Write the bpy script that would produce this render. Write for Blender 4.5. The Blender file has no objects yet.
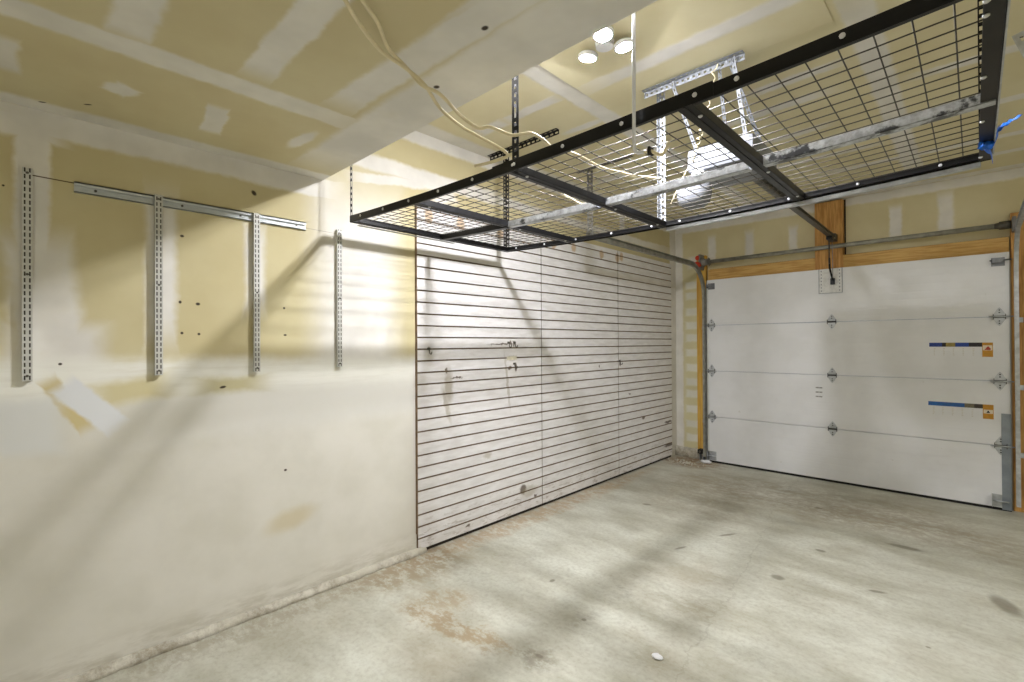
import bpy, bmesh, math, random
from mathutils import Vector, Matrix
random.seed(7)
scn = bpy.context.scene
C = scn.collection
PI = math.pi

# ------------------------------------------------------------------ nodes
class G:
    def __init__(s, name):
        s.m = bpy.data.materials.new(name); s.m.use_nodes = True
        s.t = s.m.node_tree; s.n = s.t.nodes; s.l = s.t.links
        s.b = s.n['Principled BSDF']
        s.co = s.n.new('ShaderNodeTexCoord').outputs['Object']
    def link(s, a, b): s.l.new(a, b)
    def inp(s, sock, v):
        if v is None: return
        if hasattr(v, 'is_linked') or isinstance(v, bpy.types.NodeSocket): s.l.new(v, sock)
        else: sock.default_value = v
    def math(s, op, a, b=None, clamp=False):
        n = s.n.new('ShaderNodeMath'); n.operation = op; n.use_clamp = clamp
        s.inp(n.inputs[0], a); s.inp(n.inputs[1], b); return n.outputs[0]
    def vm(s, op, a, b=None):
        n = s.n.new('ShaderNodeVectorMath'); n.operation = op
        s.inp(n.inputs[0], a); s.inp(n.inputs[1], b)
        return n.outputs['Value'] if op in ('LENGTH',) else n.outputs['Vector']
    def sep(s, v):
        n = s.n.new('ShaderNodeSeparateXYZ'); s.l.new(v, n.inputs[0]); return n.outputs
    def comb(s, x, y, z=0.0):
        n = s.n.new('ShaderNodeCombineXYZ')
        for i, k in enumerate((x, y, z)): s.inp(n.inputs[i], k)
        return n.outputs[0]
    def noise(s, v, scale, detail=4, rough=.55, stretch=None, color=False):
        if stretch:
            mp = s.n.new('ShaderNodeMapping'); s.l.new(v, mp.inputs[0]); mp.inputs['Scale'].default_value = stretch; v = mp.outputs[0]
        n = s.n.new('ShaderNodeTexNoise'); s.l.new(v, n.inputs['Vector'])
        n.inputs['Scale'].default_value = scale; n.inputs['Detail'].default_value = detail; n.inputs['Roughness'].default_value = rough
        return n.outputs['Color' if color else 'Fac']
    def ramp(s, v, a, b, lo=0.0, hi=1.0):
        n = s.n.new('ShaderNodeMapRange'); n.interpolation_type = 'SMOOTHSTEP'
        s.l.new(v, n.inputs[0]); n.inputs[1].default_value = a; n.inputs[2].default_value = b
        n.inputs[3].default_value = lo; n.inputs[4].default_value = hi
        return n.outputs[0]
    def mix(s, f, a, b):
        n = s.n.new('ShaderNodeMix'); n.data_type = 'RGBA'
        s.inp(n.inputs['Factor'], f)
        for k, v in (('A', a), ('B', b)):
            sk = [i for i in n.inputs if i.name == k and i.type == 'RGBA'][0]
            s.inp(sk, v if not isinstance(v, tuple) else (*v[:3], 1))
        return [o for o in n.outputs if o.type == 'RGBA'][0]
    def patch(s, v, cx, cy, rx, ry, ang=0, soft=.15, ell=False):
        mp = s.n.new('ShaderNodeMapping'); mp.vector_type = 'TEXTURE'
        s.l.new(v, mp.inputs[0])
        mp.inputs['Location'].default_value = (cx, cy, 0); mp.inputs['Rotation'].default_value = (0, 0, math.radians(ang)); mp.inputs['Scale'].default_value = (rx, ry, 1)
        if ell: d = s.vm('LENGTH', mp.outputs[0])
        else:
            q = s.sep(s.vm('ABSOLUTE', mp.outputs[0])); d = s.math('MAXIMUM', q[0], q[1])
        return s.ramp(d, 1+soft, 1-soft)
    def union(s, ms):
        r = ms[0]
        for k in ms[1:]: r = s.math('MAXIMUM', r, k)
        return r
    def out(s, col=None, rough=None, metal=None, bump=None, dist=.002, strength=.5):
        s.inp(s.b.inputs['Base Color'], (*col[:3], 1) if isinstance(col, tuple) else col)
        s.inp(s.b.inputs['Roughness'], rough); s.inp(s.b.inputs['Metallic'], metal)
        if bump is not None:
            n = s.n.new('ShaderNodeBump'); s.l.new(bump, n.inputs['Height']); n.inputs['Distance'].default_value = dist; n.inputs['Strength'].default_value = strength
            s.l.new(n.outputs[0], s.b.inputs['Normal'])
        return s.m

def srgb(r, g, b):
    f = lambda c: (c/255/12.92 if c/255 <= .04045 else ((c/255+.055)/1.055)**2.4)
    return (f(r), f(g), f(b))

TAN = srgb(206, 196, 156); TAN2 = srgb(198, 186, 144); MUD = srgb(234, 231, 224)

def flat2(g, ax):   # planar coordinates with a wobble so trowelled edges are uneven
    q = g.sep(g.co); a, b = q[ax[0]], q[ax[1]]
    base = g.comb(a, b)
    nz = g.noise(base, 5, 3, .6, color=True)
    off = g.vm('MULTIPLY', g.vm('SUBTRACT', nz, (.5, .5, .5)), (.034, .034, 0))
    nz2 = g.noise(base, 28, 2, .5, color=True)
    off2 = g.vm('MULTIPLY', g.vm('SUBTRACT', nz2, (.5, .5, .5)), (.018, .018, 0))
    return base, g.vm('ADD', g.vm('ADD', base, off), off2)

def drywall(name, ax, patches, extra=None, tan=TAN, tan2=TAN2, mud=MUD, spots=()):
    g = G(name)
    base, v = flat2(g, ax)
    n1 = g.noise(base, 2.2, 4); 
    paper = g.mix(g.ramp(n1, .3, .7), tan, tan2)
    m = g.union([g.patch(v, *p) for p in patches])
    n2 = g.noise(base, 9, 4)
    m = g.math('MULTIPLY', m, g.ramp(n2, .1, .5, .84, 1.0))
    mudc = g.mix(g.ramp(g.noise(base, 4, 3), .3, .7), mud, tuple(c*.86 for c in mud))
    col = g.mix(m, paper, mudc)
    if extra: col = extra(g, base, v, col)
    if spots:
        s = g.union([g.patch(base, x, y, rx, ry, an, .35, True) for x, y, rx, ry, an in spots])
        col = g.mix(s, col, srgb(62, 52, 38))
    h = g.math('ADD', g.math('MULTIPLY', m, .6), g.math('MULTIPLY', g.noise(base, 14, 5), .35))
    return g.out(col, .78, None, h, .003, .6)

def plain(name, col, rough=.5, metal=0.0, var=.12, scale=30, bump=0.0, stretch=None):
    g = G(name)
    n = g.noise(g.co, scale, 4, stretch=stretch)
    c = g.mix(g.ramp(n, .3, .7), tuple(min(1, k*(1+var)) for k in col), tuple(k*(1-var) for k in col))
    return g.out(c, rough, metal, n if bump else None, .002, bump)

M = {}
M['black'] = plain('black powder coated steel', srgb(13, 13, 15), .36, 0, .25, 25)
M['black'].node_tree.nodes['Principled BSDF'].inputs['Specular IOR Level'].default_value = .3
M['wire'] = plain('coated wire', srgb(70, 66, 58), .5, .3, .2, 20)
M['zinc'] = plain('galvanised steel', srgb(188, 192, 196), .42, .65, .16, 22)
M['zinc_dull'] = plain('dull galvanised steel', srgb(150, 150, 142), .5, .55, .2, 14)
M['darksteel'] = plain('dark steel', srgb(92, 90, 82), .45, .6, .2, 20)
M['rail_grey'] = plain('grey white steel', srgb(200, 206, 208), .4, .2, .06, 12)
M['white_steel'] = plain('white painted steel', srgb(214, 216, 212), .45, .1, .06, 12)
M['cable'] = plain('ivory cable jacket', srgb(226, 214, 178), .5, 0, .06, 20)
M['white_plastic'] = plain('white plastic', srgb(225, 226, 228), .4, 0, .05, 14)
M['strap'] = plain('perforated hanger steel', srgb(146, 150, 156), .6, .2, .14, 25)
M['opener'] = plain('pale grey plastic', srgb(132, 135, 142), .6, 0, .05, 14)
M['grey_plastic'] = plain('grey plastic', srgb(120, 118, 116), .5, 0, .1, 18)
M['red'] = plain('red plastic', srgb(205, 62, 30), .45, 0, .1, 18)
M['blue'] = plain('blue tape', srgb(30, 110, 225), .4, 0, .35, 40)
M['raw'] = plain('raw fibreboard edge', srgb(132, 110, 86), .8, 0, .2, 30)
M['screw'] = plain('bright bolt', srgb(225, 226, 228), .3, .5, .1, 40)
M['rubber'] = plain('black rubber', srgb(24, 23, 22), .8, 0, .2, 30)
M['hinge'] = plain('hinge steel', srgb(128, 131, 135), .4, .6, .2, 30)
M['hinge_dark'] = plain('dark hinge knuckle', srgb(74, 74, 76), .5, .5, .2, 30)
M['stile'] = plain('blue grey galvanised stile', srgb(140, 148, 156), .4, .5, .12, 10)
M['shadowgap'] = plain('painted gap shade', srgb(40, 34, 26), .9, 0, .2, 20)  # shade colour for narrow gaps

def wrap_mat():     # rail with torn shipping film over it
    g = G('film wrapped rail')
    n = g.noise(g.co, 7, 3, .6, stretch=(1, 2, 2))
    n2 = g.noise(g.co, 34, 4, .7)
    m = g.ramp(g.math('ADD', g.math('MULTIPLY', n, .7), g.math('MULTIPLY', n2, .3)), .55, .61)
    col = g.mix(m, g.mix(g.ramp(n2, .35, .65), srgb(206, 210, 216), srgb(165, 168, 174)), srgb(66, 68, 72))
    return g.out(col, .3, .25, n2, .004, .6)
M['wrap'] = wrap_mat()

def wood(name, c1, c2, stretch, scale=5):
    g = G(name)
    n = g.noise(g.co, scale, 6, .62, stretch=stretch)
    n2 = g.noise(g.co, 3, 2)
    c = g.mix(g.ramp(n, .35, .66), c1, c2)
    c = g.mix(g.ramp(n2, .6, .8, 0, .5), c, tuple(k*.6 for k in c2))
    return g.out(c, .65, 0, n, .002, .3)
M['wood_x'] = wood('pine along x', srgb(212, 174, 104), srgb(186, 142, 74), (1, 14, 14))
M['wood_z'] = wood('pine upright', srgb(206, 158, 88), srgb(168, 118, 58), (14, 14, 1))
M['wood_yellow'] = wood('yellow pine upright', srgb(222, 180, 84), srgb(198, 148, 58), (10, 10, .6))
M['wood_brown'] = wood('brown stained upright', srgb(150, 104, 64), srgb(104, 64, 36), (10, 10, .8))

# --- left wall
def lw_extra(g, base, v, col):
    q = g.sep(v)
    pale = g.mix(g.ramp(g.noise(base, 3, 4), .3, .7), srgb(219, 216, 206), srgb(209, 206, 194))
    low = g.ramp(q[1], 1.36, 1.24)
    col = g.mix(low, col, pale)
    # horizontal taped joint and its trowel marks
    st = g.noise(base, 6, 4, .6, stretch=(.6, 6, 1))
    band = g.math('MULTIPLY', g.patch(v, 0.8, 1.24, 3.5, .085, -1.5, .5), g.ramp(st, .25, .6, .6, 1))
    col = g.mix(band, col, srgb(236, 235, 226))
    col = g.mix(g.math('MULTIPLY', g.patch(v, 1.3, 1.06, .75, .10, 0, .6), .7), col, srgb(236, 235, 230))
    col = g.mix(g.patch(v, .155, 1.15, .12, .03, -60, .25), col, srgb(205, 190, 141))
    col = g.mix(g.patch(v, .36, 1.2, .13, .05, 10, .6), col, srgb(208, 198, 156))
    col = g.mix(g.patch(v, .225, 1.14, .13, .048, -48, .2), col, srgb(222, 224, 226))
    col = g.mix(g.math('MULTIPLY', g.patch(v, -.02, 1.08, .15, .11, 0, .3), .7), col, srgb(214, 216, 214))
    col = g.mix(g.patch(v, .76, 1.2, .14, .035, 0, .7), col, srgb(196, 188, 150))
    col = g.mix(g.math('MULTIPLY', g.patch(v, 1.05, .45, .12, .05, 10, .6, True), .6), col, srgb(196, 182, 140))
    # scuffed grey foot of the wall
    foot = g.math('MULTIPLY', g.ramp(q[1], .2, .03), g.ramp(g.noise(base, 8, 5, .7, stretch=(.5, 2, 1)), .4, .62, 0, .5))
    col = g.mix(foot, col, srgb(168, 162, 142))
    line = g.patch(base, .11, 2.078, .075, .0022, -1, .3)
    line2 = g.patch(base, 1.22, 2.052, .12, .0014, -1, .3)
    col = g.mix(g.math('MAXIMUM', line, g.math('MULTIPLY', line2, .5)), col, srgb(84, 66, 40))
    return col
M['wall_left'] = drywall('taped drywall left', (1, 2), [
    (.05, 1.85, .05, .55, 0, .25), (.09, 1.55, .10, .28, 6, .3), (.12, 1.36, .14, .12, 0, .4), (-.05, 2.27, .18, .05, 0, .3),
    (.47, 1.75, .055, .32, 0, .4), (.87, 1.8, .045, .2, 0, .5), (.6, 2.30, .75, .055, 0, .25),
    (1.9, 2.535, .75, .05, 0, .3), (1.75, 2.46, .35, .03, 8, .4), (2.8, 2.8, 1.6, .05, 0, .3), (2.1, 2.46, .1, .08, 20, .4),
    (3.9, 2.53, 1.6, .035, 0, .4), (4.5, 2.62, .05, .15, 0, .4), (5.69, 1.4, .085, 1.5, 0, .2), (4.6, 2.8, 1.3, .045, 0, .3),
    (1.45, 1.7, .26, .6, 0, .5)],
    lw_extra, spots=[(.542, 1.603, .006, .007, 0), (.614, 1.598, .009, .007, 0), (.549, 1.457, .006, .006, 0), (.618, 1.453, .006, .006, 0),
                     (1.015, 1.598, .006, .006, 0), (1.02, 1.452, .008, .005, 0), (.55, 1.916, .008, .006, 0), (.865, 2.19, .01, .014, 40), (-.03, 2.02, .004, .004, 0),
                     (.13, 1.325, .006, .005, 0), (.72, 1.19, .014, .006, 10), (1.02, .72, .008, .006, 0)])

# --- soffit
M['soffit'] = drywall('taped drywall soffit', (0, 1), [
    (-1.93, -.6, .06, 1.65, 0, .25), (-1.2, 1.13, 1.25, .125, 0, .2), (-1.28, .93, .5, .062, 3, .25),
    (-1.42, .59, .38, .052, 0, .2), (-2.268, .277, .05, .05, 20, .25, True), (-2.268, .277, .05, .038, 25, .3), (-2.3, .585, .14, .040, -8, .2),
    (-2.233, .924, .12, .034, 5, .35, True), (-1.66, .24, .2, .055, 0, .25), (-2.26, -.03, .12, .04, 0, .3), (-2.68, 0, .085, 3, 0, .25),
    (-.2, .93, .9, .06, 0, .2), (-.5, .3, .12, .05, 0, .3), (.2, .6, .3, .05, 0, .3)],
    None, tan=srgb(214, 205, 168), tan2=srgb(205, 193, 154), spots=[(-2.60, .075, .012, .005, 60), (-2.50, .2, .014, .005, 50), (-1.42, 1.08, .012, .01, 0), (-1.05, .98, .012, .009, 0)])
# --- high ceiling
CP = [(-1.66, 3.3, .06, 2.1, 0, .25), (-2.63, 3.3, .07, 2.6, 0, .3), (-1.95, 2.2, .2, .04, 0, .35), (-2.3, 2.2, .12, .05, 0, .4), (-1.85, 2.62, .16, .035, 0, .4, True),
      (-2.15, 2.8, .2, .035, 0, .4, True), (-.35, 3.8, .06, 1.4, 0, .25), (-.9, 2.24, .6, .045, 0, .35), (-.5, 5.7, 3, .06, 0, .3)]
for yy, x0, x1 in [(2.95, -.9, -.5), (3.25, -1.3, -.6), (3.4, -.2, .5), (3.75, -1.4, -.7), (4.1, -.15, .6), (4.35, -1.2, -.5), (4.75, -2.3, -1.8), (4.8, -.9, .6), (5.25, -1.3, .7), (3.6, -2.4, -1.95)]:
    CP.append(((x0+x1)/2, yy, (x1-x0)/2, .045, random.uniform(-4, 4), .35))
M['ceiling'] = drywall('taped drywall ceiling', (0, 1), CP, None, tan=srgb(222, 214, 180), tan2=srgb(214, 204, 166))
M['patch_board'] = drywall('ceiling patch board', (0, 1), [(-.9, 2.24, .6, .05, 0, .4), (-.7, 1.7, .3, .04, 0, .4)], None, tan=srgb(222, 214, 180), tan2=srgb(214, 204, 166))
# --- front wall
FP = [(-2.24, 2.52, .045, .14, 0, .35), (-1.82, 2.5, .045, .15, 0, .4), (-1.38, 2.5, .04, .13, 0, .4), (-.525, 2.52, .045, .15, 0, .3), (-.17, 2.55, .05, .17, 0, .35), (-1.2, 2.8, 2, .05, 0, .3),
      (-2.66, 1.4, .06, 1.5, 0, .25), (-2.4, 2.38, .12, .07, 0, .4)]
for k in range(12): FP.append((-2.49, .25+.17*k+random.uniform(-.02, .02), .075, .045, 0, .35))
def fw_extra(g, base, v, col):
    gr = g.patch(v, -2.49, 1.1, .1, 1.25, 0, .2)
    return g.mix(g.math('MULTIPLY', gr, .2), col, srgb(214, 216, 160))
M['wall_front'] = drywall('taped drywall front', (0, 2), FP, fw_extra, tan=srgb(216, 207, 170), tan2=srgb(206, 195, 154))
M['wall_other'] = drywall('taped drywall other', (1, 2), [(0, 1.22, 8, .07, 0, .3), (1.5, 1.4, .06, 2, 0, .3), (-1.2, 1.4, .06, 2, 0, .3)], None, mud=MUD)
M['wall_back'] = drywall('taped drywall back', (0, 2), [(0, 1.22, 8, .07, 0, .3), (1.5, 1.4, .06, 2, 0, .3), (-1.2, 1.4, .06, 2, 0, .3)], None)

def concrete():
    g = G('garage concrete')
    q = g.sep(g.co); base = g.comb(q[0], q[1])
    big = g.noise(base, 1.3, 5, .6)
    streak = g.noise(base, 2.6, 5, .62, stretch=(.7, 1.5, 1))
    fine = g.noise(base, 40, 5, .7)
    col = g.mix(g.ramp(streak, .3, .72), srgb(204, 205, 192), srgb(170, 168, 151))
    col = g.mix(g.ramp(big, .5, .75, 0, .6), col, srgb(158, 148, 126))
    col = g.mix(g.ramp(fine, .4, .75, 0, .35), col, srgb(138, 128, 108))
    nz = g.noise(base, 7, 5, .7, color=True)
    v = g.vm('ADD', base, g.vm('MULTIPLY', g.vm('SUBTRACT', nz, (.5, .5, .5)), (.28, .28, 0)))
    br = srgb(150, 128, 92); rag = g.ramp(g.noise(base, 11, 6, .75, stretch=(1, 1.6, 1)), .40, .56, .15, 1)
    def blot(x, y, rx, ry, a, f, c, soft=.5):
        nonlocal col
        col = g.mix(g.math('MULTIPLY', g.math('MULTIPLY', g.patch(v, x, y, rx, ry, a, soft, True), rag), f), col, c)
    blot(-1.88, 1.5, .36, .08, 12, .75, br, .3)
    blot(-2.12, 1.62, .16, .1, 40, .6, br)
    blot(-2.52, 1.75, .2, .35, 0, .7, srgb(146, 128, 96))
    blot(-2.6, 3.2, .12, 1.6, 0, .6, srgb(165, 134, 94))
    blot(-2.62, 1.0, .14, .9, 0, .55, srgb(142, 132, 112))
    blot(-2.4, 5.5, .35, .25, 0, .8, srgb(132, 98, 60))
    blot(-1.1, 4.9, 1.1, .45, 0, .45, srgb(134, 120, 98))
    blot(-.2, 4.6, .9, .3, -5, .4, srgb(140, 126, 104))
    blot(-1.8, 4.3, .5, .7, 30, .35, srgb(144, 130, 108))
    blot(-1.40, 1.62, .09, .08, 0, .5, srgb(96, 84, 62), .7)  # this and next two: dirt spots plus painted rack rail shadow
    blot(-1.43, 1.98, .07, .07, 0, .3, srgb(104, 92, 74), .8)
    blot(-1.45, 2.35, .06, .07, 0, .25, srgb(104, 92, 74), .8)
    blot(-1.05, 1.95, .1, .08, 0, .25, srgb(120, 112, 80), .8)  # dark spot that also paints a second rail shadow
    blot(-1.1, 2.5, .14, .12, 0, .35, srgb(130, 120, 96), .8)
    s = g.union([g.patch(base, x, y, a, b, an, .4, True) for x, y, a, b, an in
                 [(.11, 3.64, .045, .11, 20), (-1.43, 2.0, .012, .012, 0), (-1.41, 1.63, .02, .012, 0), (-2.05, 3.8, .035, .02, 20), (-.85, 3.15, .035, .03, 0), (-.16, 2.9, .01, .008, 0),
                  (-.75, 3.75, .03, .02, 0), (-1.45, 3.15, .05, .012, 70), (-.35, 4.2, .09, .03, 0), (-1.8, 2.2, .012, .02, 0), (-.95, 4.7, .03, .02, 0), (-1.3, 3.6, .07, .014, 60), (-.4, 3.35, .04, .015, 20)]])
    col = g.mix(g.math('MULTIPLY', s, .6), col, srgb(96, 88, 70))
    # hairline crack
    cv = g.sep(g.vm('ADD', base, g.vm('MULTIPLY', g.vm('SUBTRACT', g.noise(base, 3, 5, .7, color=True), (.5, .5, .5)), (.3, .3, 0))))
    cr = g.ramp(g.math('ABSOLUTE', g.math('ADD', cv[0], g.math('MULTIPLY', cv[1], -.18, ), )), 0, 1)
    d = g.math('ABSOLUTE', g.math('ADD', g.math('ADD', cv[0], .95), g.math('MULTIPLY', g.math('SUBTRACT', cv[1], 2.4), .12)))
    col = g.mix(g.ramp(d, .008, .002, 0, .2), col, srgb(120, 112, 94))
    h = g.math('ADD', g.math('MULTIPLY', fine, .6), streak)
    rough = g.ramp(big, .3, .7, .55, .75)
    return g.out(col, rough, None, h, .004, .35)
M['floor'] = concrete()

def curb_mat():
    g = G('rough curb')
    n = g.noise(g.co, 16, 6, .75); n2 = g.noise(g.co, 3, 3)
    col = g.mix(g.ramp(n, .35, .65), srgb(206, 202, 188), srgb(158, 150, 132))
    col = g.mix(g.ramp(n2, .45, .65), col, srgb(200, 196, 180))
    return g.out(col, .85, None, n, .012, 1)
M['curb'] = curb_mat()

def slat_mat():
    g = G('white painted slat board')
    q = g.sep(g.co); base = g.comb(q[1], q[2])
    n = g.noise(base, 6, 4, .6, stretch=(1, 4, 1)); n2 = g.noise(base, 30, 3)
    col = g.mix(g.ramp(n, .3, .7), srgb(232, 230, 230), srgb(217, 214, 212))
    # worn foot
    wear = g.math('MULTIPLY', g.ramp(q[2], .35, .05), g.ramp(g.noise(base, 18, 5, .75, stretch=(.5, 2, 1)), .52, .62, 0, .55))
    col = g.mix(wear, col, srgb(150, 138, 122))
    nz = g.noise(base, 22, 4, .7, color=True)
    v = g.vm('ADD', base, g.vm('MULTIPLY', g.vm('SUBTRACT', nz, (.5, .5, .5)), (.05, .05, 0)))
    rust = [(3.315, 2.28), (3.61, 2.29), (4.076, 2.285), (4.37, 2.29), (4.45, 2.31), (2.246, 2.275), (2.65, 2.27), (1.965, 2.27)]
    r = g.union([g.patch(v, a, b, .035, .045, 0, .3, True) for a, b in rust])
    col = g.mix(g.math('MULTIPLY', r, .7), col, srgb(196, 160, 108))
    dk = [(1.962, 1.352, .007, .02), (2.66, 1.395, .13, .006), (2.76, 1.40, .012, .02), (2.80, 1.40, .012, .022), (2.2, 1.155, .05, .006), (2.75, 1.205, .02, .015), (2.82, 1.21, .015, .03),
          (2.11, 1.21, .012, .02), (4.41, 1.19, .014, .028), (4.02, 1.17, .01, .014), (2.9, .2, .035, .04), (3.05, .115, .02, .012), (2.3, .07, .02, .012), (5.5, .44, .09, .016), (5.52, .16, .12, .02), (4.9, .56, .03, .014), (4.6, .85, .02, .008),
          (5.612, 2.09, .006, .035), (5.62, 1.94, .006, .03), (5.655, 1.6, .006, .032)]
    dm = g.union([g.patch(v, a, b, c, d, 0, .35, True) for a, b, c, d in dk])
    col = g.mix(g.math('MULTIPLY', dm, .85), col, srgb(84, 66, 48))
    tn = g.union([g.patch(v, a, b, c, d, an, .5, True) for a, b, c, d, an in [(2.13, 1.1, .035, .13, 0), (2.11, .97, .02, .12, 15), (2.72, 1.1, .012, .2, 8), (2.78, 1.283, .06, .02, 0), (2.97, .17, .1, .04, 0), (2.5, .55, .04, .02, 0)]])
    col = g.mix(g.math('MULTIPLY', tn, .5), col, srgb(160, 150, 126))
    return g.out(col, .42, None, n2, .0015, .25)
M['slat'] = slat_mat()

def door_mat():
    g = G('white embossed door skin')
    q = g.sep(g.co)
    rib = g.math('SINE', g.math('MULTIPLY', q[2], 2*PI/.0667))
    n = g.noise(g.co, 2.4, 4); n2 = g.noise(g.co, 12, 4, .7)
    col = g.mix(g.ramp(n, .35, .7), srgb(230, 231, 233), srgb(221, 222, 223))
    col = g.mix(g.ramp(n2, .68, .75, 0, .3), col, srgb(176, 170, 156))
    return g.out(col, .38, None, g.ramp(rib, -.95, -.6), .0015, .25)
M['door'] = door_mat()
M['doorgap'] = plain('section joint', srgb(150, 148, 140), .6, 0, .1, 20)

# --- emitter
def emis(name, col, st):
    g = G(name); g.out(col, .5); g.b.inputs['Emission Color'].default_value = (*col, 1); g.b.inputs['Emission Strength'].default_value = st; return g.m
M['led'] = emis('lit led lens', (.95, .95, 1.0), 1.0)
LED = M['led'].node_tree.nodes['Principled BSDF'].inputs['Emission Strength']

# ------------------------------------------------------------------ mesh helpers
def NB(): return bmesh.new()
def box(bm, x0, x1, y0, y1, z0, z1, mat=None, mi=0):
    vs = [Vector((x, y, z)) for x in (x0, x1) for y in (y0, y1) for z in (z0, z1)]
    if mat is not None: vs = [mat @ v for v in vs]
    v = [bm.verts.new(k) for k in vs]
    for f in ((0, 1, 3, 2), (4, 6, 7, 5), (0, 4, 5, 1), (2, 3, 7, 6), (0, 2, 6, 4), (1, 5, 7, 3)):
        fc = bm.faces.new([v[i] for i in f]); fc.material_index = mi
    return bm
def tube(bm, pts, r, n=8, cap=True):
    pts = [Vector(p) for p in pts]; rings = []
    up = None
    for i, p in enumerate(pts):
        t = (pts[min(i+1, len(pts)-1)]-pts[max(i-1, 0)]).normalized()
        if up is None: up = Vector((0, 0, 1)) if abs(t.z) < .9 else Vector((1, 0, 0))
        a = t.cross(up).normalized(); b = t.cross(a).normalized(); up = -(b if b.dot(up) < 0 else -b) if False else a.cross(t)
        rr = r[i] if isinstance(r, (list, tuple)) else r
        rings.append([bm.verts.new(p+(a*math.cos(2*PI*k/n)+up*math.sin(2*PI*k/n))*rr) for k in range(n)])
    for A, B in zip(rings, rings[1:]):
        for k in range(n):
            f = bm.faces.new((A[k], A[(k+1) % n], B[(k+1) % n], B[k])); f.smooth = True
    if cap:
        bm.faces.new(rings[0]); bm.faces.new(rings[-1][::-1])
    return bm
def smooth_path(pts, k=4):
    P = [Vector(p) for p in pts]; out = []
    for i in range(len(P)-1):
        p0, p1, p2, p3 = P[max(i-1, 0)], P[i], P[i+1], P[min(i+2, len(P)-1)]
        for j in range(k):
            t = j/k
            out.append(.5*((2*p1)+(-p0+p2)*t+(2*p0-5*p1+4*p2-p3)*t*t+(-p0+3*p1-3*p2+p3)*t**3))
    out.append(P[-1]); return out
def prism(bm, poly, mat, d0, d1, mi=0):     # polygon in local (u,v) -> matrix, thickness along local z
    a = [bm.verts.new(mat @ Vector((u, v, d0))) for u, v in poly]; b = [bm.verts.new(mat @ Vector((u, v, d1))) for u, v in poly]
    n = len(poly); fs = [bm.faces.new(a[::-1]), bm.faces.new(b)]
    for k in range(n): fs.append(bm.faces.new((a[k], a[(k+1) % n], b[(k+1) % n], b[k])))
    for f in fs: f.material_index = mi
    return bm
def obj(name, bm, mats, parent=None, bevel=0):
    bmesh.ops.recalc_face_normals(bm, faces=bm.faces[:])
    me = bpy.data.meshes.new(name); bm.to_mesh(me); bm.free()
    for m in (mats if isinstance(mats, (list, tuple)) else [mats]): me.materials.append(m)
    o = bpy.data.objects.new(name, me); C.objects.link(o)
    if parent: o.parent = parent
    if bevel:
        b = o.modifiers.new('bevel', 'BEVEL'); b.width = bevel; b.segments = 2; b.limit_method = 'ANGLE'
    return o
def tag(o, label, cat, group=None):
    o['label'] = label; o['category'] = cat
    if group: o['group'] = group
    return o
def thing(name, label, cat, loc=(0, 0, 0), group=None):
    o = bpy.data.objects.new(name, None); C.objects.link(o); o.location = loc; o.empty_display_size = .1
    return tag(o, label, cat, group)
def struct(name, bm, m, bevel=0):
    o = obj(name, bm, m, None, bevel); o['kind'] = 'structure'; return o
def part(name, bm, m, t, bevel=0):          # bm in world coordinates; stays in place below a moved parent
    p = t; off = Vector((0, 0, 0))
    while p: off += p.location; p = p.parent
    bmesh.ops.translate(bm, verts=bm.verts[:], vec=-off)
    return obj(name, bm, m, t, bevel)
def perf(bm, a, b, wdir, w=.032, th=.002, pitch=.025, slot=.012, slotlen=.015, edge=None):
    """perforated steel strip from a to b, wide along wdir"""
    a, b, wd = Vector(a), Vector(b), Vector(wdir).normalized()
    L = (b-a).length; t = (b-a).normalized(); nrm = t.cross(wd)
    Mx = Matrix.Translation(a) @ Matrix((t, wd, nrm)).transposed().to_4x4()
    e = (w-slot)/2
    box(bm, 0, L, 0, e, 0, th, Mx); box(bm, 0, L, w-e, w, 0, th, Mx)
    n = max(1, int(L/pitch)); g = L/n-slotlen
    for k in range(n+1):
        x0 = max(0, k*L/n-g/2); x1 = min(L, k*L/n+g/2)
        box(bm, x0, x1, e, w-e, 0, th, Mx)
    return bm
def perf_angle(bm, a, b, w1, w2, w=.032, **k):
    perf(bm, a, b, w1, w, **k); perf(bm, a, b, w2, w, **k); return bm

# ------------------------------------------------------------------ shell
LX, FY, HC, HL, SY = -2.693, 5.77, 2.835, 2.347, 1.235
RX, BY = 3.6, -2.6
DL, DR = -2.262, .222     # door opening
struct('floor', box(NB(), LX-.1, RX+.1, BY-.1, FY+.4, -.12, 0), M['floor'])
struct('wall_left', box(NB(), LX-.12, LX, BY, FY+.12, 0, HC+.1), M['wall_left'])
fb = NB()
box(fb, LX, DL, FY, FY+.12, 0, HC+.1); box(fb, DR, RX, FY, FY+.12, 0, HC+.1); box(fb, DL, DR, FY, FY+.12, 2.16, HC+.1)
struct('wall_front', fb, M['wall_front'])
struct('wall_right', box(NB(), RX, RX+.12, BY, FY+.12, 0, HC+.1), M['wall_other'])
struct('wall_back', box(NB(), LX-.12, RX+.12, BY-.12, BY, 0, HC+.1), M['wall_back'])
struct('ceiling', box(NB(), LX, RX, SY, FY, HC, HC+.1), M['ceiling'])
struct('ceiling_soffit', box(NB(), LX, RX, BY, SY, HL, HC+.1), M['soffit'])
struct('ceiling_patch', box(NB(), -1.60, -.44, SY, 2.535, HC-.006, HC), M['patch_board'], .004)
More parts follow.
